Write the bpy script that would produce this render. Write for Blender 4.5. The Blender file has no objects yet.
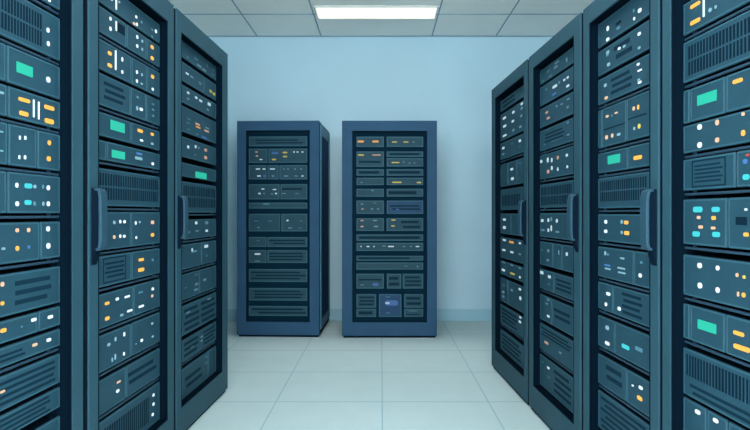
import bpy, bmesh, math, random
from mathutils import Vector
random.seed(4)
S = bpy.context.scene
COL = S.collection

# ------------------------------------------------------------------ camera, world, exposure
HC, F, PX, PY = 1.11, 570.0, 381.0, 213.0      # eye height, focal length in pixels (750x430), principal point
cam = bpy.data.cameras.new('camera')
cam.sensor_width = 36.0
cam.lens = F / 750.0 * 36.0
cam.shift_x = (375.0 - PX) / 750.0
cam.shift_y = (PY - 215.0) / 750.0
cam.clip_start = 0.02
co = bpy.data.objects.new('camera', cam)
co.location = (0, 0, HC)
co.rotation_euler = (math.radians(90), 0, 0)
COL.objects.link(co)
S.camera = co

world = bpy.data.worlds.new('world')
S.world = world
world.use_nodes = True
bg = world.node_tree.nodes['Background']
bg.inputs['Color'].default_value = (0.90, 0.97, 1.0, 1)
bg.inputs['Strength'].default_value = 5.7
LAMP_STRENGTH = 0.76
al = bpy.data.lights.new('aisle_fill_light', 'AREA')          # unseen fill light added under the ceiling to brighten the aisle and back
al.shape = 'RECTANGLE'; al.size = 1.1; al.size_y = 2.6; al.energy = 11; al.spread = math.radians(150); al.color = (.93, .98, 1.0)
alo = bpy.data.objects.new('aisle_fill_light', al)
alo.location = (-.04, 3.0, 2.915)
COL.objects.link(alo)
S.view_settings.view_transform = 'Standard'
S.view_settings.look = 'None'
S.view_settings.gamma = 1.0
S.view_settings.exposure = 0.53
S.view_settings.use_curve_mapping = False

# ------------------------------------------------------------------ materials
def lin(c):
    return tuple(((v / 255) / 12.92 if v / 255 <= .04045 else ((v / 255 + .055) / 1.055) ** 2.4) for v in c) + (1,)

def mat(name, rgb, rough=.6, spec=.25, emit=0.0, var=0.0, scale=6.0, metal=0.0):
    m = bpy.data.materials.new(name)
    m.use_nodes = True
    nt = m.node_tree
    p = nt.nodes['Principled BSDF']
    c = lin(rgb)
    p.inputs['Base Color'].default_value = c
    p.inputs['Roughness'].default_value = rough
    p.inputs['Specular IOR Level'].default_value = spec
    p.inputs['Metallic'].default_value = metal
    if emit:
        p.inputs['Emission Color'].default_value = c
        if emit < 2: p.inputs['Base Color'].default_value = tuple(v * .25 for v in c[:3]) + (1,)
        p.inputs['Emission Strength'].default_value = emit
    if var:
        g = nt.nodes.new('ShaderNodeNewGeometry')
        n = nt.nodes.new('ShaderNodeTexNoise')
        n.inputs['Scale'].default_value = scale
        n.inputs['Detail'].default_value = 3
        r = nt.nodes.new('ShaderNodeMapRange')
        r.inputs['From Min'].default_value = .3
        r.inputs['From Max'].default_value = .7
        r.inputs['To Min'].default_value = 1 - var
        r.inputs['To Max'].default_value = 1 + var
        h = nt.nodes.new('ShaderNodeHueSaturation')
        h.inputs['Color'].default_value = c
        nt.links.new(g.outputs['Position'], n.inputs['Vector'])
        nt.links.new(n.outputs['Fac'], r.inputs['Value'])
        nt.links.new(r.outputs['Result'], h.inputs['Value'])
        nt.links.new(h.outputs['Color'], p.inputs['Base Color'])
    return m

M = {
    'wall': mat('wall_paint', (176, 208, 222), .9, .05, var=.03, scale=1.3),
    'base': mat('baseboard_paint', (150, 190, 206), .7, .15),
    'ceil': mat('ceiling_board', (240, 243, 238), .95, .05, var=.03, scale=2.0),
    'tbar': mat('ceiling_grid', (128, 158, 176), .6, .2),
    'frame': mat('rack_paint', (40, 72, 84), .6, .12, var=.07, scale=5),
    'frame_blue': mat('rack_paint_blue', (40, 74, 101), .6, .12, var=.07, scale=5),
    'body': mat('rack_body', (4, 18, 32), .8, .05),
    'side': mat('rack_side_lightened', (72, 112, 134), .6, .12),  # rack paint lightened in colour because this side goes unlit
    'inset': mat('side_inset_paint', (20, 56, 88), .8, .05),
    'liner': mat('rack_interior', (3, 17, 29), .9, .03),
    'panel': mat('server_panel', (34, 67, 81), .6, .15, var=.06, scale=14),
    'panel_blue': mat('server_panel_blue', (33, 66, 96), .6, .15, var=.06, scale=14),
    'chassis': mat('server_chassis', (6, 22, 36), .8, .05),
    'lip': mat('tray_metal', (36, 62, 80), .5, .25),
    'slot': mat('vent_dark', (10, 32, 46), .8, .05),
    'louvre': mat('louvre_dark', (16, 43, 57), .8, .05),
    'handle': mat('handle_paint', (38, 68, 84), .5, .2),
    'plate': mat('handle_mount_shadow', (5, 22, 37), .8, .05),
    'port': mat('port_metal', (80, 125, 140), .4, .4),
    'lampframe': mat('lamp_frame', (205, 214, 214), .5, .2),
    'diff': mat('lamp_diffuser', (255, 250, 236), .5, .1, emit=LAMP_STRENGTH),
    'w': mat('light_white', (228, 244, 252), .4, .2, emit=.62),
    'p': mat('light_pale', (150, 196, 214), .4, .2, emit=.42),
    'a': mat('light_amber', (252, 184, 84), .4, .2, emit=.66),
    'o': mat('light_peach', (240, 196, 160), .4, .2, emit=.55),
    'y': mat('light_yellow', (226, 208, 96), .4, .2, emit=.55),
    'r': mat('light_red', (206, 92, 70), .4, .2, emit=.5),
    'b': mat('light_blue', (84, 140, 208), .4, .2, emit=.42),
    't': mat('screen_teal', (52, 206, 176), .4, .2, emit=.44),
    'w2': mat('light_white_dim', (200, 224, 232), .4, .2, emit=.46),
    'p2': mat('light_pale_dim', (110, 156, 172), .4, .2, emit=.3),
    'a2': mat('light_amber_dim', (226, 158, 74), .4, .2, emit=.5),
    'o2': mat('light_peach_dim', (206, 164, 140), .4, .2, emit=.4),
    'y2': mat('light_yellow_dim', (190, 176, 78), .4, .2, emit=.42),
    'b2': mat('light_blue_dim', (64, 112, 176), .4, .2, emit=.34),
    'bezel': mat('server_bezel', (50, 88, 102), .6, .15),
    'liner_lightened': mat('rack_interior_lightened', (6, 34, 50), .85, .05),  # rack interior lightened to offset the deep shade in the back racks
    'port2': mat('port_dull', (58, 98, 112), .5, .2),
    'c': mat('light_cyan', (74, 214, 222), .4, .2, emit=.5),
}

def floor_material():
    m = mat('floor_tiles', (178, 206, 210), .55, .25)
    nt = m.node_tree
    p = nt.nodes['Principled BSDF']
    g = nt.nodes.new('ShaderNodeNewGeometry')
    sp = nt.nodes.new('ShaderNodeSeparateXYZ')
    nt.links.new(g.outputs['Position'], sp.inputs[0])
    def math_(op, a, b=None):
        n = nt.nodes.new('ShaderNodeMath')
        n.operation = op
        for i, v in enumerate((a, b)):
            if v is None: continue
            if isinstance(v, (int, float)): n.inputs[i].default_value = v
            else: nt.links.new(v, n.inputs[i])
        return n.outputs[0]
    T = .624
    def line(axis, off, wd):
        q = math_('DIVIDE', math_('SUBTRACT', axis, off), T)
        d = math_('MULTIPLY', math_('ABSOLUTE', math_('SUBTRACT', q, math_('ROUND', q))), T)
        return math_('LESS_THAN', d, wd)
    k = math_('MAXIMUM', line(sp.outputs[0], .007, .0035), line(sp.outputs[1], 3.977, .0055))
    n = nt.nodes.new('ShaderNodeTexNoise')
    n.inputs['Scale'].default_value = 5.0
    n.inputs['Detail'].default_value = 2
    nt.links.new(g.outputs['Position'], n.inputs['Vector'])
    cr = nt.nodes.new('ShaderNodeMix'); cr.data_type = 'RGBA'
    cr.inputs[6].default_value = lin((176, 196, 198)); cr.inputs[7].default_value = lin((187, 206, 207))
    nt.links.new(n.outputs['Fac'], cr.inputs[0])
    mx = nt.nodes.new('ShaderNodeMix'); mx.data_type = 'RGBA'
    nt.links.new(k, mx.inputs[0])
    nt.links.new(cr.outputs[2], mx.inputs[6])
    mx.inputs[7].default_value = lin((140, 172, 182))
    nt.links.new(mx.outputs[2], p.inputs['Base Color'])
    return m
M['floor'] = floor_material()

# ------------------------------------------------------------------ mesh helpers
def box(bm, x0, x1, y0, y1, z0, z1, bevel=0.0):
    vs = [bm.verts.new((x, y, z)) for x in (x0, x1) for y in (y0, y1) for z in (z0, z1)]
    fs = [(0, 1, 3, 2), (4, 6, 7, 5), (0, 4, 5, 1), (2, 3, 7, 6), (0, 2, 6, 4), (1, 5, 7, 3)]
    faces = [bm.faces.new([vs[i] for i in f]) for f in fs]
    if bevel:
        es = {e for f in faces for e in f.edges}
        bmesh.ops.bevel(bm, geom=list(es), offset=bevel, segments=1, affect='EDGES', profile=.5)

def ring(bm, x0, x1, z0, z1, a0, a1, b0, b1, y0, y1, bevel=0.0):
    """rectangular frame: outer x0..x1, z0..z1; opening a0..a1, b0..b1; from y0 to y1"""
    def quad(p0, p1, q0, q1, y): return [bm.verts.new((x, y, z)) for x, z in ((p0, q0), (p1, q0), (p1, q1), (p0, q1))]
    of, inf, ob, inb = quad(x0, x1, z0, z1, y0), quad(a0, a1, b0, b1, y0), quad(x0, x1, z0, z1, y1), quad(a0, a1, b0, b1, y1)
    keep = []
    for i in range(4):
        j = (i + 1) % 4
        bm.faces.new((of[i], of[j], inf[j], inf[i]))
        bm.faces.new((ob[j], ob[i], inb[i], inb[j]))
        bm.faces.new((of[j], of[i], ob[i], ob[j]))
        bm.faces.new((inf[i], inf[j], inb[j], inb[i]))
        keep += [(of[i], of[j]), (inf[i], inf[j])]
    if bevel:
        es = [bm.edges.get(k) for k in keep]
        bmesh.ops.bevel(bm, geom=es, offset=bevel, segments=1, affect='EDGES', profile=.5)

def pill(bm, cx, cz, w, h, y0, y1, rr=.42):
    """rounded lens, front face at y0"""
    r = min(w, h) * rr
    pts = []
    for sx, sz, a0 in ((1, 1, 0), (-1, 1, 90), (-1, -1, 180), (1, -1, 270)):
        for k in range(3):
            a = math.radians(a0 + 45 * k)
            pts.append((cx + sx * (w / 2 - r) + r * math.cos(a), cz + sz * (h / 2 - r) + r * math.sin(a)))
    fr = [bm.verts.new((x, y0, z)) for x, z in pts]
    bk = [bm.verts.new((x, y1, z)) for x, z in pts]
    n = len(pts)
    bm.faces.new(fr[::-1]); bm.faces.new(bk)
    for i in range(n):
        bm.faces.new((fr[i], fr[(i + 1) % n], bk[(i + 1) % n], bk[i]))

def obj(name, bm, m, parent=None):
    bmesh.ops.recalc_face_normals(bm, faces=bm.faces[:])
    me = bpy.data.meshes.new(name)
    bm.to_mesh(me); bm.free()
    me.materials.append(m)
    o = bpy.data.objects.new(name, me)
    COL.objects.link(o)
    if parent: o.parent = parent
    return o

def struct(name, bm, m):
    o = obj(name, bm, m); o['kind'] = 'structure'; return o

def thing(name, label, cat, loc, rz=0.0, group=None):
    o = bpy.data.objects.new(name, None)
    o.empty_display_size = .05
    COL.objects.link(o)
    o.location = loc; o.rotation_euler = (0, 0, rz)
    o['label'] = label; o['category'] = cat
    if group: o['group'] = group
    return o

# ------------------------------------------------------------------ room
WY, CH = 5.875, 2.935                    # back wall depth, ceiling height
XL, XR, YF = -2.35, 2.35, -.6
def slab(name, m, *a):
    bm = bmesh.new(); box(bm, *a); return struct(name, bm, m)
slab('floor', M['floor'], XL, XR, YF, WY, -.1, 0)
slab('wall_back', M['wall'], XL, XR, WY, WY + .1, 0, CH)
slab('wall_left', M['wall'], XL - .1, XL, YF, WY + .1, 0, CH)
slab('wall_right', M['wall'], XR, XR + .1, YF, WY + .1, 0, CH)
slab('ceiling', M['ceil'], XL - .1, XR + .1, YF, WY + .1, CH, CH + .1)
bm = bmesh.new(); box(bm, XL, XR, WY - .012, WY, 0, .12, .003); struct('baseboard_back', bm, M['base'])
bm = bmesh.new()
gx = [-1.277 - .66, -1.277, -.618, .525, 1.184, 1.184 + .66]
gy = [5.226 - .644 * k for k in range(0, 9)]
for x in gx: box(bm, x - .006, x + .006, YF, WY, CH - .004, CH)
for y in gy: box(bm, XL, XR, y - .006, y + .006, CH - .0045, CH - .0002)
struct('trim_1', bm, M['tbar'])
bm = bmesh.new(); box(bm, XL, XR, WY - .014, WY, CH - .012, CH - .0005); struct('trim_2', bm, M['tbar'])

lamp = thing('ceiling_light', 'long rectangular lit ceiling light panel above the two back racks', 'ceiling light', (-.042, 5.165, CH - .006))
bm = bmesh.new(); ring(bm, -.552, .552, -.162, .162, -.538, .538, -.146, .146, 0, .010)
for v in bm.verts: v.co = Vector((v.co.x, v.co.z, v.co.y - .010))
obj('light_frame', bm, M['lampframe'], lamp)
bm = bmesh.new(); box(bm, -.538, .538, -.146, .146, -.007, 0)
obj('diffuser', bm, M['diff'], lamp)
dl = bpy.data.lights.new('panel_light', 'AREA')                 # the panel's own light, thrown mostly downwards
dl.shape = 'RECTANGLE'; dl.size = 1.06; dl.size_y = .28; dl.energy = 4.6; dl.spread = math.radians(85); dl.color = (1.0, .98, .94)
dlo = bpy.data.objects.new('panel_light', dl)
dlo.location = (-.042, 5.165, CH - .019)
COL.objects.link(dlo)

# ------------------------------------------------------------------ racks
class Rack:
    pass

def row_point(row, px, c=0.0):
    """world point on the plane of a row (c metres behind its front), under image column px"""
    (ox, oy), (xx, xy), (yx, yy) = row
    ox += c * yx; oy += c * yy
    r = (px - PX) / F                                   # X = r*Y along the ray
    u = (r * oy - ox) / (xx - r * xy)
    return u, ox + u * xx, oy + u * xy

def unit(x, y):
    n = math.hypot(x, y); return (x / n, y / n)
def row_left(vx, ox, oy):
    x = unit((vx - PX) / F, 1); return ((ox, oy), x, (-x[1], x[0]))
def row_right(vx, ox, oy):
    x = unit(-(vx - PX) / F, -1); return ((ox, oy), x, (-x[1], x[0]))
ROW_L = row_left(402, -.955, 3.554)
ROW_R = row_right(351, .795, 4.10)
a_ = math.radians(-2)
ROW_BL = ((-1.291, 5.11), (math.cos(a_), math.sin(a_)), (-math.sin(a_), math.cos(a_)))
ROW_BR = ((-.347, 5.065), (1, 0), (0, 1))
REC = .040                                              # how far the server fronts sit behind the door frame

def handle(parent, xc, z0, z1):
    """flat arched pull bar on a deep mount, coloured dark like its shadow"""
    bm = bmesh.new()
    w = .017
    prof = [(.0, z0 - .05), (-.006, z0 - .035), (-.018, z0 + .006), (-.030, z0 + .018), (-.030, z1 - .02), (-.022, z1 - .006), (0, z1 - .001)]
    lf = [bm.verts.new((xc - w, y, z)) for y, z in prof]; rt = [bm.verts.new((xc + w, y, z)) for y, z in prof]
    bm.faces.new(lf); bm.faces.new(rt[::-1])
    for i in range(len(prof)): bm.faces.new((lf[i], rt[i], rt[(i + 1) % len(prof)], lf[(i + 1) % len(prof)]))
    obj('handle_shadow_mount', bm, M['plate'], parent)  # dark colour and tapered tail stand in for the handle's shadow
    bm = bmesh.new()
    H = z1 - z0
    prof = [(-.020, .0), (-.029, .012), (-.035, .05), (-.038, .14), (-.039, .5), (-.038, .86), (-.034, .95), (-.028, .985), (-.016, 1.0)]
    path = [Vector((0, y, z0 + t * H)) for y, t in prof]
    rings = []
    for i, p in enumerate(path):
        d = (path[min(i + 1, len(path) - 1)] - path[max(i - 1, 0)]).normalized()
        nrm = Vector((0, -d.z, d.y))
        hw, th, ch = .023, .009, .003
        sec = [(-hw, 0), (-hw, th - ch), (-hw + ch, th), (hw - ch, th), (hw, th - ch), (hw, 0)]
        rings.append([bm.verts.new(p + Vector((xc + q, 0, 0)) + nrm * (r - th)) for q, r in sec])
    for r0, r1 in zip(rings, rings[1:]):
        for k in range(6): bm.faces.new((r0[k], r0[(k + 1) % 6], r1[(k + 1) % 6], r1[k]))
    bm.faces.new(rings[0]); bm.faces.new(rings[-1][::-1])
    obj('door_handle', bm, M['handle'], parent)

def make_rack(label, group, row, frame_px, open_px, H, oz, depth, vp, xref, frame_mat='frame', handle_at=None, side=None, pad=(.009, .009), dim=False, ls=.8, inside='liner'):
    R = Rack()
    R.row, R.vp, R.xref, R.oz = row, vp, xref, oz
    u0, wx, wy = row_point(row, frame_px[0])
    u1 = row_point(row, frame_px[1])[0]
    a0, a1 = row_point(row, open_px[0])[0] - u0, row_point(row, open_px[1])[0] - u0
    W = u1 - u0
    R.u0, R.W, R.a0, R.a1 = u0, W, a0, a1
    R.ang = math.atan2(row[1][1], row[1][0])
    R.org = (wx, wy)
    t = thing('server_rack', label, 'server rack', (wx, wy, 0), R.ang, group)
    R.root = t
    p0, p1 = pad
    zb = .018
    bm = bmesh.new()                                     # hollow cabinet shell behind the door frame
    y0, y1 = .0064, depth
    box(bm, -p0, a0 - .016, y0, y1, zb, H - .004, .003)
    box(bm, a1 + .016, W + p1, y0, y1, zb, H - .004, .003)
    box(bm, a0 - .016, a1 + .016, y0, y1, zb, oz[0] - .016)
    box(bm, a0 - .016, a1 + .016, y0, y1, oz[1] + .016, H - .004)
    box(bm, a0 - .016, a1 + .016, y1 - .02, y1, oz[0] - .016, oz[1] + .016)
    obj('cabinet_body', bm, M['body'], t)
    bm = bmesh.new()
    ring(bm, a0 - .016, a1 + .016, oz[0] - .016, oz[1] + .016, a0, a1, oz[0], oz[1], .0068, y1 - .021)
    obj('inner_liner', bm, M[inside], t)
    bm = bmesh.new(); box(bm, .012, W - .012, .012, depth - .03, 0, zb); obj('plinth', bm, M['body'], t)
    bm = bmesh.new()
    ring(bm, 0, W, zb, H, a0, a1, oz[0], oz[1], 0, .006, .0025)
    if inside == 'liner':                                # added dark strip that draws an outline round the opening
        gb = bmesh.new(); ring(gb, a0 + .0002, a1 - .0002, oz[0] + .0002, oz[1] - .0002, a0 + .006, a1 - .006, oz[0] + .006, oz[1] - .006, .001, .0058)
    fr = obj('door_frame', bm, M[frame_mat], t)
    if inside == 'liner': obj('opening_outline', gb, M['liner'], fr)
    if handle_at:
        handle(fr, handle_at[0] * W if handle_at[0] > 1 else (a0 / 2 if handle_at[0] == 0 else (a1 + W) / 2), handle_at[1], handle_at[2])
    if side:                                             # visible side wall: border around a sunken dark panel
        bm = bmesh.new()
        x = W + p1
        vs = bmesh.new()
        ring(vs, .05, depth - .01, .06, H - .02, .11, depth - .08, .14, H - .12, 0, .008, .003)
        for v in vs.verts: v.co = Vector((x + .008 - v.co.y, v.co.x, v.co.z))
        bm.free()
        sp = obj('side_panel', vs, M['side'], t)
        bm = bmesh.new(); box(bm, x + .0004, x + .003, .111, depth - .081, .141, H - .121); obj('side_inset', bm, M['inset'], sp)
    for sx in (a0 + .0005, a1 - .0205):                 # vertical rails the servers screw to
        bm = bmesh.new(); box(bm, sx, sx + .02, REC + .018, REC + .028, oz[0] + .0005, oz[1] - .0005)
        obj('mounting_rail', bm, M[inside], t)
    R.rects = []; R.dim, R.ls, R.inside = dim, ls, inside; R.bez = .010 if inside != 'liner' else .0065
    return R

def to_local(R, px, py):
    """column and height on the server fronts for a point of the photograph"""
    vx, vy = R.vp
    yr = vy + (py - vy) * (vx - R.xref) / (vx - px) if vx is not None else py
    u = row_point(R.row, px, REC)[0]
    _, _, Yr = row_point(R.row, R.xref if vx is not None else px, REC)
    return u - R.u0, HC + (PY - yr) * Yr / F

def px_scale(R, px):
    ua = row_point(R.row, px - .5, REC)[0]; ub = row_point(R.row, px + .5, REC)[0]
    _, _, Y = row_point(R.row, px, REC)
    return ub - ua, Y / F

LIGHT_NAMES = dict(w='white', p='pale blue', a='amber', o='peach', y='yellow', r='red', b='blue', c='cyan')

def unit_z(R, ytop, ybot):
    _, _, Yr = row_point(R.row, R.xref, REC)
    return HC + (PY - ybot) * Yr / F, HC + (PY - ytop) * Yr / F

def server(R, ytop, ybot, label, feats, group, xs=None, lip=True, blue=False, name='rack_server'):
    zb, zt = unit_z(R, ytop, ybot)
    zt = min(zt, R.oz[1] - .004); zb = max(zb, R.oz[0] + (.018 if lip else .003))
    if xs:
        x0, x1 = [to_local(R, q, 213)[0] for q in xs]
    else:
        x0, x1 = R.a0 + .001, R.a1 - .001
    h = zt - zb
    xm = (x0 + x1) / 2
    yc = REC
    wx = R.org[0] + xm * R.row[1][0] + yc * R.row[2][0]
    wy = R.org[1] + xm * R.row[1][1] + yc * R.row[2][1]
    t = thing(name, label, 'server', (wx, wy, zb), R.ang, group)
    W = x1 - x0
    hw = W / 2
    bm = bmesh.new()
    ins = .022 if not xs else .003
    ca, cb = max(-hw + ins, R.a0 + .022 - xm), min(hw - ins, R.a1 - .022 - xm)
    box(bm, ca, cb, .006, .40, .002, h - .002)
    R.rects.append((x0, x1, zb, zt))
    obj('chassis', bm, M['chassis' if R.inside == 'liner' else 'liner_lightened'], t)
    divs = sorted([to_local(R, f[1], 213)[0] - xm for f in feats if f[0] == 'D'])
    edges = [-hw] + [d for d in divs if -hw + .01 < d < hw - .01] + [hw]
    g = .0028
    pm = M['panel_blue'] if blue else M['panel']
    for i in range(len(edges) - 1):
        bm = bmesh.new()
        e0 = edges[i] + (g if i else 0); e1 = edges[i + 1] - (g if i < len(edges) - 2 else 0)
        box(bm, e0, e1, 0, .0058, 0, h, .0022)
        obj('front_panel', bm, pm, t)
        bm = bmesh.new()
        bw = min(R.bez, h * .2)
        ring(bm, e0 + .0025, e1 - .0025, .0025, h - .0025, e0 + bw, e1 - bw, bw, h - bw, -.0012, .002)
        obj('panel_bezel', bm, M['bezel'], t)
    if not xs:
        for sx in (-hw, hw - .018):
            bm = bmesh.new(); box(bm, sx, sx + .018, .006, .0178, h * .1, h * .9); obj('mounting_ear', bm, M['chassis'], t)
    def vfrac(v): return h * (1 - v)
    for f in feats:
        k = f[0]
        if k == 'D': continue
        if k in 'SLB':
            xa, xb = to_local(R, f[1], 213)[0] - xm, to_local(R, f[2], 213)[0] - xm
            xa, xb = max(xa, -hw + .012), min(xb, hw - .012)
            rows = int(f[3])
            v0 = f[5] if len(f) > 5 else .12
            v1 = f[6] if len(f) > 6 else .88
            bm = bmesh.new()
            if k == 'S':                                 # rows of upright slots
                n = int(f[4])
                for r in range(rows):
                    za = vfrac(v0 + (v1 - v0) * (r + .93) / rows); zc = vfrac(v0 + (v1 - v0) * (r + .07) / rows)
                    for c in range(n):
                        xc = xa + (xb - xa) * (c + .5) / n
                        w = (xb - xa) / n * random.uniform(.22, .32)
                        box(bm, xc - w, xc + w, -.0008, .004, za, zc)
                obj('vent_grille', bm, M['slot'], t)
            else:
                if k == 'B':
                    ring(bm, xa, xb, vfrac(v1), vfrac(v0), xa + .006, xb - .006, vfrac(v1) + .005, vfrac(v0) - .005, -.001, .004)
                    xa += .014; xb -= .014
                    v0 += .12; v1 -= .12
                for r in range(rows):
                    zc = vfrac(v0 + (v1 - v0) * (r + .5) / rows)
                    hh = h * (v1 - v0) / rows * .24
                    cut = (xb - xa) * random.uniform(0, .12)
                    box(bm, xa + (cut if r % 2 else 0), xb - (0 if r % 2 else cut), -.0008, .004, zc - hh, zc + hh)
                obj('vent_louvre', bm, M['louvre'], t)
            continue
        px, py = f[1], f[2]
        pw, ph = (f[3], f[4]) if len(f) > 4 else (3, 3)
        x, z = to_local(R, px, py)
        su, sv = px_scale(R, px)
        x -= xm; z -= zb
        q = 1 if k in 'tnl' else R.ls
        w, hh = max(.0035, pw * su * q), max(.0035, ph * sv * q)
        w = min(w, W * .9); hh = min(hh, h * .86)
        x = min(max(x, -hw + w / 2 + .003), hw - w / 2 - .003)
        z = min(max(z, hh / 2 + .003), h - hh / 2 - .003)
        bm = bmesh.new()
        if k == 't':
            pill(bm, x, z, w, hh, -.002, .003, .06)
            obj('display_screen', bm, M['t'], t)['label'] = 'lit teal display screen'
        elif k == 'l':
            pill(bm, x, z, w, hh, -.002, .003)
            obj('light_bar', bm, M['w'], t)['label'] = 'thin upright white light bar'
        elif k == 'n':
            pill(bm, x, z, w, hh, -.0015, .003, .06)
            obj('dark_screen', bm, M['slot'], t)['label'] = 'unlit dark screen'
        elif k == 'd':
            pill(bm, x, z, w, hh, -.0015, .003, .3)
            obj('port', bm, M['port2' if R.dim else 'port'], t)
        else:
            pill(bm, x, z, w, hh, -.0025, .003)
            obj('indicator_light', bm, M[k + '2' if R.dim and k + '2' in M else k], t)['label'] = LIGHT_NAMES[k] + ' indicator light'
    if lip:
        bm = bmesh.new()
        hl = min(.008, .5 * h)
        box(bm, -hw, hw, .002, .012, -.0155, -.0075, .002)
        box(bm, -hw + .03, -hw + .045, .0122, .017, -.0155, .012); box(bm, hw - .045, hw - .03, .0122, .017, -.0155, .012)
        obj('tray_lip', bm, M['lip'], t)
    return t

def parse(s):
    out = []
    for q in s.split(';'):
        q = q.split()
        if q: out.append([q[0]] + [float(v) for v in q[1:]])
    return out

def shade_gaps(R, oz):
    """plate filling the free openings between the servers of one rack"""
    xs = sorted({R.a0, R.a1} | {v for r in R.rects for v in r[:2]})
    zs = sorted(set(oz) | {v for r in R.rects for v in r[2:]})
    bm = bmesh.new()
    for z0, z1 in zip(zs, zs[1:]):
        run = None
        for x0, x1 in list(zip(xs, xs[1:])) + [(None, None)]:
            free = x0 is not None and not any(r[0] - 1e-6 < (x0 + x1) / 2 < r[1] + 1e-6 and r[2] - 1e-6 < (z0 + z1) / 2 < r[3] + 1e-6 for r in R.rects)
            if free:
                run = (run[0] if run else x0, x1)
            elif run:
                if z1 - z0 > .0012 and run[1] - run[0] > .0012:
                    box(bm, run[0] + .0004, run[1] - .0004, REC + .003, REC + .0056, z0 + .0004, z1 - .0004)
                run = None
    obj('gap_shade_plate', bm, M['liner_lightened'], R.root)  # added sheet, its colour stands in for the dim light in the gaps

ORD = ['topmost', 'second', 'third', 'fourth', 'fifth', 'sixth', 'seventh', 'eighth', 'ninth', 'tenth', 'eleventh', 'twelfth', 'thirteenth', 'fourteenth']
def fill(R, where, rows, xs=None):
    for i, (yt, yb, lip, look, fe) in enumerate(rows):
        server(R, yt, yb, 'server with %s, %s in %s' % (look, ORD[i] + (' down' if i else ''), where), parse(fe), 'servers in ' + where, xs=xs, lip=bool(lip))

LH, LO = 2.10, (.15, 2.0)
RH, RO = 1.995, (.15, 1.915)

# --- left row, nearest rack -----------------------------------------------------------------------
A = make_rack('dark teal server rack nearest the camera in the left row', 'racks of the left row', ROW_L, (-105, 83.5), (-87, 72), LH, LO, .9, (410, 207), 58.7, handle_at=(0, .977, 1.198))
fill(A, 'the nearest left rack', [
    (-26, 10, 1, 'one white light showing', 'w 49 .5 3 4;S -60 20 2 20'),
    (18, 60.7, 1, 'slot grille and two white lights', 'S -60 42 2 30;w 47.7 30.5 3 6;w 48 44 3 6'),
    (66.7, 99.3, 0, 'teal display and one white light', 't 24.5 70.5 16 10.5;w 48 80 4.5 7;D 6.5'),
    (102, 129.3, 1, 'four long amber lights', 'D 7.5;a 24 101 14 4.5;a 23.5 114.5 11 5.5;a 49 108 12 5;a 49 121.5 11 6;l 33.5 109 1.3 18;l 38.5 111 1.3 18;p 1 94 6 3'),
    (134.7, 171.3, 1, 'white pairs beside two amber lights', 'D 8;D 37;w 19.5 138.5 1.6 5;w 25 138.5 2.2 5;w 19 158 1.6 5;w 24.7 158 2.2 5;a 49 143 3.5 6;a 48.5 159 4.5 6;p 1 133 4 2;p 1 152 4 2'),
    (176.7, 213.3, 1, 'two rows of cyan and white lights', 'D 7;w 16.5 186 3 6;c 28 186.5 9 6;p 34.5 187 3 4.5;d 43 187 2 5;w 48 188 3.5 6;w 16.8 204.5 4 6;c 27.7 203 8 6;d 34.5 204 2.5 5;p 43 204 2 5;w 48 204 3.5 6'),
    (221.3, 257.3, 1, 'peach lights beside two white lights', 'D 40;o 16.8 231 4 5;o 28.3 230.5 3.5 5.5;a 17 249 4 6;b 28.5 247.5 2.5 4;p 3 249.5 4 3;w 47.7 229 4 6.5;w 48 246 4.5 7'),
    (266, 302.7, 0, 'three dark louvres on its right side', 'L 15 51 3 0 .15 .85;o 2 285 4 6;a 2 304 4 5'),
    (306, 325.3, 0, 'two white lights high on its right', 'D 38;w 33.5 320 6 4;w 50 317 6 4;a 3 331 7 5;d 21.5 327 2 2'),
    (328.7, 346, 1, 'a peach and a white light', 'o 34.5 345 6 3.5;w 48.5 340 5 4;L -40 25 2 0 .3 .8'),
    (353.3, 383, 0, 'wide louvres and tiny peach light', 'L -40 55 4 0 .12 .9;o 2 392 6 3'),
    (387, 407.7, 0, 'four dark louvres across its front', 'L -50 50 4 0 .1 .95;D -10'),
    (416, 450, 0, 'plain face at the photo\'s lower edge', 'L -60 40 3'),
])

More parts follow.
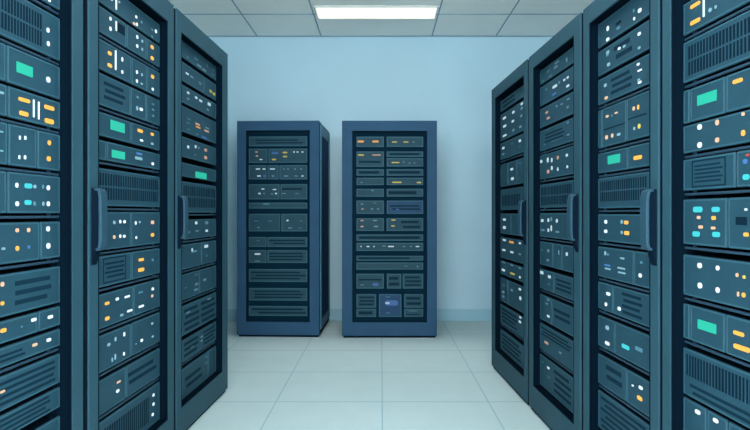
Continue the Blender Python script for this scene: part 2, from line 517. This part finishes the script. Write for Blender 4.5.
# --- left row, middle rack ------------------------------------------------------------------------
B = make_rack('dark teal server rack between two others in the left row', 'racks of the left row', ROW_L, (89, 174), (98.5, 168), LH, LO, .9, (411, 207), 159, handle_at=(0, .977, 1.198), ls=.7)
fill(B, 'the middle left rack', [
    (24, 43.5, 0, 'one upright light bar and peach light', 'w 111.5 1 2.5 6;l 116 5 1.3 14;p 119 4 2 3;w 136 18 2.5 4;o 134 25 3.5 4;w 136.7 25.5 2 5;d 141.5 23 2 3;w 155.7 31.5 2.5 5;d 152 30 2 3;d 152 37 2 3'),
    (46, 67.5, 1, 'white light pairs and two amber lights', 'w 110.2 21 2.8 5;w 110.2 31 2.8 6;l 116 28 1.2 10;n 121 31 7 9;D 126.5;w 137 38 2.5 5;w 137 47 2.5 5;p 142 42 2 4;p 142 50 2 4;D 146.5;a 152 47.5 4 5;a 152 58.5 4 5'),
    (72.5, 97.3, 0, 'three amber lights and white light bar', 'a 109.5 55.5 5 5;a 109.5 67.5 6 5;l 115.5 62 1.4 20;w 122 61 2 6;w 122 73.5 2.5 5;D 131.5;w 136.7 73 2.3 5;p 141.7 75.5 2 4;w 136.7 82 2.3 5;p 141.5 84.5 2.5 2.5;D 147;a 152.3 77 4 5;w 152.5 89.5 2.5 4'),
    (100, 126, 1, 'dark louvres left of dim ports', 'L 104 125 3 0 .15 .8;D 130.5;d 137.5 98 3 3;p 137 109 2 6;w 141 110 4 4;D 146;d 153 104.5 3 2.5;d 153 110 3 2.5;d 153 116 3 2.5'),
    (131.3, 150.7, 0, 'teal display and two amber lights', 't 117.5 128 14 9.5;D 131;a 140 131.5 7 4.5;a 152 134.5 4 4;w 141.3 141 4 3;p 152 144 3 3'),
    (154, 170, 1, 'teal display and pale blue light', 'D 106.5;t 118.3 156 13 7.5;p 138.5 159 10 4;b 139 154.5 8 3;w 152.5 164 3 4'),
    (176.7, 207.3, 1, 'two rows of upright vent slots', 'S 99 158 2 26 .1 .85'),
    (212, 243.3, 1, 'small white lights beside amber pair', 'p 114 223.5 3 5;w 120 222.5 2.5 5;w 124.3 222.5 3 4.5;o 114 238 3 5;w 120 237 2.5 5;w 124 237 3 4;D 131;w 135.5 223.5 2 5;p 139.5 222.5 2 3;w 136 238 2 4;o 152.3 222.5 4 5;a 152.3 235 4 5'),
    (248, 273.3, 1, 'framed louvre panel and two amber bars', 'B 103 126 4 0 .08 .9;D 131.5;a 141 260 7 4;a 141 270 8 5;d 152.5 260 2.5 4'),
    (278.7, 306.7, 1, 'amber pair left of scattered white lights', 'a 106.8 304 6 4;a 107 319 6 5;w 117 299.5 4 4;w 127 297 7 3;d 140.5 292.5 6 2.5;w 152.5 289 3 4;o 152 296 2.5 4;p 121.5 315.5 4 3;w 129.5 311 7 3;w 141 306.5 7 3;D 133.5'),
    (312, 342, 1, 'thin upright white lights only', 'p 108.5 345 4 4;p 115.3 339.5 2 6;w 124 334.5 2 6;p 112 360 1.5 6;p 115 357 1.5 8;w 123.7 354 2 5;D 131;w 141.5 340.5 3 4;d 136 344 2 2;p 152 323.5 2.5 3;p 152.5 336.5 2.5 2.5'),
    (348, 376.3, 1, 'slanted louvres and small peach light', 'o 118.5 382 5 2.5;w 117.5 391 4 4;L 128 156 2 0 .2 .7;D 126'),
    (381.7, 420, 0, 'tall slots and three stacked white lights', 'S 96 149 1 24 .15 .9;w 153.3 395 2.5 4;w 153.3 404 2.5 4;w 152.5 414.5 2.5 4'),
])

# --- left row, farthest rack ----------------------------------------------------------------------
C = make_rack('dark teal server rack at the far end of left row', 'racks of the left row', ROW_L, (176.5, 227.8), (181.5, 222.5), LH, LO, .9, (406, 207), 216, handle_at=(0, .985, 1.195), pad=(.009, 0), dim=True, ls=.72)
fill(C, 'the farthest left rack', [
    (62, 81, 0, 'pale ports under the top frame', 'd 187.5 58.5 3 3;d 196 60 5 3;p 199 66.5 6 2;p 204 70.5 5 2;d 207 66 1.5 5;d 213 75 3 3;d 213 70 3 2'),
    (84.5, 101, 0, 'two yellow lights', 'w 187 75 4 2;p 191.5 78 4 2;y 210.5 91.5 3 3.5;y 213.8 94 3 3.5;d 200 84 4 4;D 204'),
    (104, 119.3, 0, 'six scattered white lights', 'w 188 94 3 3;p 188 100 3 2;w 196 98.5 3 3;w 200.5 101.5 4 2.5;w 209 104.5 4 4;p 207.5 110 3 2'),
    (122, 144, 0, 'wide peach lights in its middle', 'd 188.5 120 4 2;d 188 124 4 2;d 188.5 130.5 4 2;o 197.5 125 6 2.5;a 198 128 6 2;o 206.5 131.5 6 2.5;p 207 128.5 5 2;d 197 135 4 2;b 204 138 7 3'),
    (148, 165.5, 0, 'small peach light pair near its right', 'w 188 148 2.5 4;w 195.5 147.5 2 4;p 198.5 148.5 2 2;o 205.5 150.5 3.5 4;d 195 155.5 3 2;o 205.5 158 3.5 4.5'),
    (170, 182, 0, 'one teal display', 't 201 176 11 6'),
    (186, 212.7, 1, 'two rows of upright slots', 'S 183 216 2 18 .1 .85'),
    (218.7, 236, 1, 'two rows of round white lights', 'w 196 223.5 3 4;p 206.5 223 4 4;p 189 233 2 2.5;p 197 231.5 4 2;w 206.5 231 3 3'),
    (240, 261.3, 1, 'bluish white lights in two blocks', 'D 201.5;p 194 252 7 2.5;w 192 250.5 1.5 5;w 206 246.5 5 4;d 206.5 256 2.5 3'),
    (265.3, 287.3, 1, 'two modules with dim ports', 'D 199.5;p 196.5 284.5 4 3;p 196 290 5 2.5;d 185.5 288.5 3 2;p 204.5 280 4 3;d 196 275 5 2'),
    (292, 317.5, 0, 'rows of dark dashes', 'L 184 199 4 0 .1 .95;L 201 215 4 0 .1 .95;p 188 313 5 2;p 209 299 5 2'),
    (321, 340, 1, 'fine louvres and small pale lights', 'L 184 198 3;L 203 215 4;p 201.5 337 3 2;p 201.5 341 3 2;d 192 347.5 4 2'),
    (345.3, 371.5, 0, 'dim ports behind the bottom frame', 'D 208;d 206 357 3 3;d 206 363 3 3;L 185 202 2 0 .3 .8'),
])

# --- right row ------------------------------------------------------------------------------------
D1 = make_rack('dark teal server rack at the far end of right row', 'racks of the right row', ROW_R, (491.5, 527), (495, 523.7), RH, RO, .9, (351, 215), 500, handle_at=(1, .975, 1.185), pad=(0, .009), dim=True, ls=.72)
fill(D1, 'the farthest right rack', [
    (102, 112.5, 0, 'plain dim face', 'L 502 515 2'),
    (115.5, 142, 0, 'nine small lights in three rows', 'w 504.5 118 4 3;w 513.5 112 3 3;w 522 103.5 3 3;p 522 108 3 3;w 504.8 126 4 3;w 513 121 3 3;p 521.5 115.5 3 3;w 504.8 135.5 5 2.5;p 513.5 130 3 3;p 520.5 126.5 3.5 3'),
    (144, 160.5, 1, 'five faint white lights', 'w 503.5 148 3 3;p 503.5 154 3 2;w 520 140.5 3 3.5;d 512 143.5 3 2;d 520 146 2 2'),
    (165, 187.3, 0, 'two stacked white lights mid panel', 'w 512 169 3.5 3;w 512.5 178.5 3.5 4;d 520 163 2 3;d 520 177 2 2;D 508;D 517'),
    (190, 210, 0, 'fine upright slots', 'S 502 520 1 12 .25 .85'),
    (213.5, 233.3, 0, 'two white lights on its left', 'w 504.5 219.5 3.5 3;w 504.5 227.5 3.5 4;D 511'),
    (236.7, 257.3, 0, 'one amber and five white lights', 'w 504.5 240 4 2.5;a 511.5 242 6 3;w 520 243 2.5 2.5;w 504 250 4 2.5;w 512 252 4 2.5;p 520 254 3 2'),
    (260, 273.3, 0, 'one yellow bar light', 'p 504 261.5 4 2;p 512 265 3.5 2.5;p 520 268 2.5 2.5;w 503.5 270 4 3;y 512.5 273.5 6 2.5;w 520 277 2 3'),
    (276.7, 300, 0, 'dim ports and pale side lights', 'd 503.5 285 3 3;p 503.5 292 2.5 3;p 503.5 296.5 2.5 3;p 512 290 3 3;w 520 289 3 3;w 520.5 298 2.5 5;D 508'),
    (303.3, 322, 1, 'louvres and two lights at right', 'L 502 517 4;w 520.5 315 2.5 3;w 520 321.5 3 3'),
    (328, 348, 0, 'bare louvres above the bottom frame', 'L 502 521 4'),
])
D2 = make_rack('dark teal server rack third from the camera in right row', 'racks of the right row', ROW_R, (528.7, 580.5), (533, 573.7), RH, RO, .9, (345, 216), 539, handle_at=(1, .985, 1.195), dim=True, ls=.72)
fill(D2, 'the third-nearest right rack', [
    (72, 86, 0, 'pale ports under the top frame', 'd 548.5 71 4 3;p 556 67 5 2.5;p 557 62.5 6 2;p 567 60 1.5 6;d 550.5 76 4 2;d 543 81 3 3'),
    (88.5, 107.5, 0, 'wide white light and blue patch', 'w 568 77.5 2.5 3;w 564.5 80 2.5 2.5;w 555 86.5 6 3.5;p 559.5 82.5 2 3;w 568 86 4 3;d 546.5 89.5 2.5 3;b 554.5 94 6 3'),
    (110, 129, 0, 'two peach lights', 'p 568.5 99 4 2;p 562 104 3 2;p 557 106 2.5 2.5;p 568 107 3 3;o 547 112.5 3.5 3;o 548.5 118 4 3'),
    (132, 152, 1, 'one long pale strip', 'd 557 139.5 16 1.2;p 568 122.5 2.5 2.5;p 568.5 134.5 4 2;d 545 144.5 3 2;L 545 564 3 0 .2 .7'),
    (156, 180, 1, 'two rows of upright peach lights', 'w 541.5 161.5 2.5 4;w 548 160 2 7;w 552 160 1.5 6;o 558 157.5 2.5 5;w 567 155 2.5 4;o 548.3 171.5 3 5;w 552 168 2 6;w 558 169 1.5 5;w 567.5 166.5 2 4'),
    (185, 208, 1, 'two rows of fine slots', 'S 540 572 2 20 .1 .9'),
    (213, 236.5, 1, 'eight white lights in two rows', 'w 542.5 220.5 3 4;w 548.5 220 2 5;p 551.5 219 1.5 6;w 557 220.5 2.5 5;p 543 230 4 3;w 548.5 230 2 5;w 551.5 228 1.5 8;p 557.5 231.5 5 3'),
    (241, 264, 0, 'one bright white light at right', 'p 548.5 250.5 3 4;p 559 252 1.2 7;w 567 253.5 2.5 5;p 548 260 3 3;d 542 250 3 2;D 553;D 562'),
    (268, 287.5, 1, 'three white lights at its left', 'w 542 272.5 4 4;w 549.5 276.5 3.5 4;d 549 284 3 3;D 554;L 556 571 3 0 .2 .8'),
    (293, 318, 0, 'two dark louvres and pale lights', 'p 548.5 299.5 4 2.5;p 547 303.5 3 2;w 548.5 316 3.5 3;L 554 570 2 0 .25 .7;D 552'),
    (321.5, 347.5, 1, 'a small peach light on louvres', 'o 546.5 342.5 5 3;p 560.5 352 3.5 2.5;L 541 571 3 0 .1 .45'),
    (352.7, 383, 0, 'one white light above bottom frame', 'w 548.5 367.5 3 3;d 549 377 3 3;d 543 362 3 2;L 554 571 4'),
])
D3 = make_rack('dark teal server rack second from the camera in right row', 'racks of the right row', ROW_R, (583, 658.5), (589, 650), RH, RO, .9, (354, 222), 598, handle_at=(1, .985, 1.19), ls=.8)
fill(D3, 'the second-nearest right rack', [
    (22, 49, 0, 'white lights under the top frame', 'w 608 28 2.5 6;w 608 39 3.5 4;d 618.5 27 4 3;n 618.5 22 5 2.5;w 634.5 17 2 4;w 640 8.5 4 5;d 634 9 2 4'),
    (52.5, 77, 0, 'small white lights at both ends', 'p 608 52 3.5 4;w 619.5 47.5 3 3;p 624.5 45 3 3;w 639.5 32 3.5 4;p 639.5 46 3 3;p 608.8 64 3.5 4;d 607.5 54.5 3 3;L 614 632 2 0 .1 .8'),
    (80.5, 106, 1, 'dark slanted louvres', 'w 638.5 62.5 3 3;w 640 68.5 5 2;p 639 78 3 2;w 640 80.5 4 3;p 605.5 85 3 4;o 606.5 97.5 3.5 3.5;L 611 632 3 0 .15 .85'),
    (111, 149, 1, 'four small modules with yellow lights', 'D 602;D 626.5;o 607.5 116 3 3;d 612 115 2 2;o 616.5 112 3.5 2;o 634 107 2.5 5;a 638.5 105.5 2 6;o 606.8 137 3 5;o 612.5 135 2.5 5;p 619 133.5 4 3;p 634.5 127 2 4;y 639.5 124.5 3 6;n 637 115 18 .9;n 614 126 22 .9'),
    (154, 174, 1, 'teal display and amber bar', 't 614 158.5 12 8.5;D 628;a 638 156 10 5'),
    (178.5, 208.5, 1, 'two rows of upright slots', 'S 600 647 2 22 .1 .8'),
    (214, 240.5, 1, 'two amber lights and white dots', 'w 606 221.5 3 4.5;w 606 231 3.5 4;p 622 221 2 5;a 626.5 221.5 5 4.5;p 622 231.5 2 4;a 627 232 6 5'),
    (246, 276, 1, 'pale blue dashes', 'D 634;p 605.5 253 2 5;d 608 254 2 3;p 622.5 257.5 5 2;b 607.5 265 7 2;p 608 268.5 7 2;p 621.5 267.5 9 2;p 622 272 9 2;d 641.5 261 3 3;w 640.5 274 3.5 5'),
    (281, 308, 1, 'louvre panel and three white lights', 'D 613;w 608.5 293.5 4.5 4;w 606.2 304 2.5 4.5;w 619.5 308 3.5 4.5;L 622 642 4 0 .1 .9'),
    (314.5, 345, 1, 'small cyan screen and grey key', 'D 615;p 607.5 327.5 4 5;w 607.5 343 5 4;c 625.8 346 9 5;d 639 348 9 5'),
    (352.7, 382.5, 1, 'one amber light low at right', 'D 627;L 606 622 2 0 .15 .75;w 633 384.5 2 2;w 641 386.5 4.5 4;a 640 397 6 5'),
    (389, 426, 0, 'only fine louvres', 'L 601 646 6 0 .08 .95'),
])
D4 = make_rack('dark teal server rack nearest the camera in the right row', 'racks of the right row', ROW_R, (662, 840), (671, 815), RH, RO, .9, (350, 213), 683, handle_at=(1, .985, 1.19))
fill(D4, 'the nearest right rack', [
    (5, 36.7, 1, 'two amber bars beside white bar', 'a 695.5 5 12 4.5;a 695.5 21.5 12 5;l 704 8 1.5 18;p 710.5 10 3.5 5;p 716 7 2 4'),
    (43.5, 84, 1, 'two rows of slanted vent slots', 'S 688 800 2 30 .12 .88'),
    (91.5, 124.5, 0, 'teal display and single amber bar', 't 707 98 19 10.5;D 725.5;a 738 81 12 5;D 690'),
    (126.5, 154, 1, 'four large lights in a square', 'w 700 127 5 6.5;o 717.5 122.5 4 7;w 700 145 5 7;o 717.5 140 4.5 6;o 743.5 114 3.5 4.5;a 743.5 133 4.5 7.5'),
    (160, 191, 1, 'framed louvres and cyan light', 'B 692 726 5 0 .08 .92;D 736;r 748 155 4 3;b 745.5 161.5 5 6;c 746.5 177 8 7'),
    (199.5, 244, 1, 'four cyan keys and amber dots', 'c 698 209.5 11 7;c 716 209.5 9.5 6.5;o 699 217.5 4 4;a 714 218 5 5;o 701 227 5 4;o 713.5 228 5 3.5;c 696.5 234 8.5 6.5;c 716.5 234.5 9 6.5;D 727.5;w 746.3 209.5 3 3;n 741.5 221 11 8;a 746.5 234.5 6 5'),
    (254, 294.5, 1, 'four white lights in a square', 'w 700 265.5 5 6.5;w 718 268 4 6;w 700.3 285.5 5 7;w 718 290 4.5 7;o 737.5 275 3 5;y 744.5 277 3 4.5;o 738.5 294 2 6;a 744 295 4 6'),
    (302.7, 337.5, 1, 'teal display and two amber bars', 'D 690;t 707 326.5 18 9.5;D 725.5;a 739 333.5 13 5;a 742 348 20 6'),
    (346.7, 393, 0, 'one row of tall slots', 'S 686 800 1 32 .08 .6;L 690 800 2 0 .68 .95'),
    (396, 432, 0, 'two white lights at photo\'s lower edge', 'w 698 412 6 5;w 716 420.5 6 5;D 707;D 728'),
])

# --- two racks against the back wall --------------------------------------------------------------
BL = make_rack('blue grey server rack left of its pair before back wall', 'racks by the back wall', ROW_BL, (237, 319.3), (246, 309.6), 1.935, (.135, 1.848), .70, (None, 0), 278, 'frame_blue', side=True, pad=(0, 0), dim=True, ls=.72, inside='liner_lightened')
rows = [
    (136.3, 146.3, 0, 'one dark slit', 'L 256 303 2 0 .25 .8'),
    (148.5, 163, 0, 'yellow and peach dashes', 'D 268;o 256.5 152 3.5 1.5;o 257 156 3.5 1.5;w 261 159.5 4 1.5;y 285 152.5 6.5 2.2;y 285 156.5 6 2;y 274 159.5 6 2;w 294 152 2.5 1.5;w 297.5 152 2.5 1.5;w 302.5 152 3 1.5;b 275 153 9 3'),
    (165, 179.5, 0, 'two rows of white dashes', 'D 267;D 279;w 258 169 6 1.6;w 264 169 4 1.6;w 272.5 169 7 1.6;p 284 169 2 1.6;p 288 169 2 1.6;p 295 169 2.5 1.6;p 301 169 2.5 1.6;w 259 176 5 1.7;p 273 176 4 2;p 286 176 6 1.6;p 296 176 4 1.6;w 302.5 176 3 1.6;b 264.5 176 4 3'),
    (184, 199.5, 0, 'white dashes on its left half', 'D 280;w 263 189 4 1.5;w 274.5 189.5 5 1.5;w 259.5 193.5 3.5 2;p 264 193.5 2 2;p 272 194 3 1.6;w 276 193.5 3 2;p 284 193.5 5 1.2;d 297 193.5 5 1.5;L 282 304 1 0 .2 .45'),
    (202.5, 208.7, 0, 'one pale dash, thinnest', 'p 266 204 8 1.5'),
    (213.7, 231.5, 0, 'two halves with pale dashes', 'D 280.7;w 287.5 220.5 3 2;b 256 221 6 1.5;d 270 221 5 1.5;p 258.5 227.5 4 1.6;p 290 228 5 1.6;d 300 228 4 1.2;d 301 221 4 1.2'),
    (237, 247, 0, 'small left module and dark slit', 'D 267;d 258 240.5 4 1.5;L 269 305 2 0 .2 .8'),
    (250, 263, 0, 'bright white dash at left', 'D 267;w 257.5 254 8 2;p 257.5 261 7 1.2;L 269 303 3 0 .15 .85'),
    (269, 282, 0, 'bare lines, above two similar', 'L 251 306 3 0 .15 .85'),
    (288, 300.7, 0, 'bare lines, between two similar', 'L 254 303 3 0 .15 .85'),
    (306, 316, 0, 'bare lines above bottom frame', 'L 252 306 2 0 .15 .85'),
]
fill(BL, 'the back left rack', rows, (248.7, 307.3))
shade_gaps(BL, (.135, 1.848))

BR = make_rack('blue grey server rack right of its pair before back wall', 'racks by the back wall', ROW_BR, (342, 437), (352.3, 427), 1.931, (.138, 1.839), .70, (None, 0), 388, 'frame_blue', pad=(0, 0), dim=True, ls=.725, inside='liner_lightened')
L_, R_, W_ = (356.3, 384), (386.6, 423.3), (356.3, 423.3)
brs = [
    (L_, 136.5, 147, 'two long amber lights, top of left column', 'a 360.8 141.5 8.5 2.6;a 375.5 141.5 9 2.6'),
    (R_, 136.5, 147, 'dim yellow dashes, top of right column', 'y 394.5 142 7 1.6;y 406 142 7 1.6;p 413.5 142 3 1'),
    (L_, 151.3, 167, 'one yellow and one peach dash, second in left column', 'y 361 155 8 2;o 376.5 155 12 1.5;L 359 381 1 0 .55 .8'),
    (R_, 151.3, 157, 'one dark slit, second in right column', 'L 390 420 1'),
    (R_, 158, 166.7, 'a yellow green dash, third in right column', 'y 395.5 162.5 11 1.6;p 403.5 162 2 1.6;p 409.5 163 2 1.6;p 414.5 163 2 1.6'),
    (L_, 169, 175.8, 'a plain strip, third in left column', 'L 359 381 1'),
    (R_, 169, 175.8, 'a plain strip, fourth in right column', 'L 389 420 1'),
    (L_, 177.6, 185.2, 'one dim port, fourth in left column', 'd 361.5 182.5 4 2'),
    (R_, 177.6, 185.2, 'yellow dashes at both ends, fifth in right column', 'y 397 182.3 13 2;y 419 182.5 6 2'),
    (L_, 188.7, 196.8, 'one tiny pale light, fifth in left column', 'p 372.5 190.5 2.5 2'),
    (R_, 188.7, 196.8, 'a bare face, sixth in right column', 'L 389 420 1'),
    (L_, 200.4, 214, 'four dim dashes, sixth in left column', 'p 362 204 4 1.5;d 374.5 203 5 1.5;o 362.5 209 3 1.5;p 372 209 3.5 1.5;p 378 209 3 1.5'),
    (R_, 200.4, 214, 'a bluish face, seventh in right column', 'L 390 420 2 0 .3 .75;b 397.5 209.5 4 1.5'),
    (L_, 218, 231, 'two rows of peach dashes, seventh in left column', 'o 362 220.5 4 1.6;p 375 220.5 6 1.6;o 362 226.5 4 2;p 376 226.5 6 2'),
    (R_, 218, 231, 'short yellow dashes, eighth in right column', 'y 393.5 220 6 1.5;y 393 226 5 1.6;L 401 420 2'),
    (W_, 234.3, 241, 'no lights, first full width one', 'L 359 420 1'),
    (W_, 242.6, 251, 'a row of white dashes across its full width', 'w 361 246.5 2 1.5;w 368 246.5 4 1.6;w 374 246.5 2 1.6;p 384 246 4 1.5;w 391 246.5 8 1.6;p 404 246.5 2.5 1.6;p 411 246.5 2.5 1.6;w 417.5 246.5 5 1.5'),
    (W_, 255.7, 260.8, 'no lights, third full width one', 'L 359 415 1'),
    (W_, 262.3, 269.8, 'one pale dot at right, fourth full width one', 'p 417.5 266.5 2.2 2.2;d 406 266 4 1.5'),
    (L_, 273.7, 288.7, 'a blue patch, below the full width ones', 'L 359 382 1 0 .3 .5;b 375.5 284.5 8 4;d 362 285 5 2'),
    ((386.8, 401.3), 273.7, 288.7, 'a narrow louvred face, left of its twin', 'L 389 399 2'),
    ((402.5, 423.3), 273.7, 288.7, 'a narrow louvred face, rightmost above bottom cluster', 'L 405 421 3'),
    ((356.3, 376.3), 294, 307.8, 'three slits, upper left of bottom cluster', 'L 359 374 3'),
    ((356.3, 376.3), 308.8, 317, 'one slit, lower left of bottom cluster', 'L 359 374 1'),
    ((378.8, 401.6), 294, 317, 'a bright blue light, center of bottom cluster', 'b 391.5 303 18 7;w 387.5 303 6 3;d 388 297 6 1.5;d 388 313 6 1.5'),
    ((404, 423.3), 294, 307.8, 'two slits, upper right of bottom cluster', 'L 406 421 2'),
    ((404, 423.3), 308.8, 317, 'one pale slit, lower right of bottom cluster', 'd 413 311 12 1.2;L 406 421 1 0 .55 .85'),
]
for xs, yt, yb, look, fe in brs:
    server(BR, yt, yb, 'server with %s, back right rack' % look, parse(fe), 'servers in the back right rack', xs=xs, lip=False, blue='bluish' in look or 'bright blue' in look)
shade_gaps(BR, (.138, 1.839))
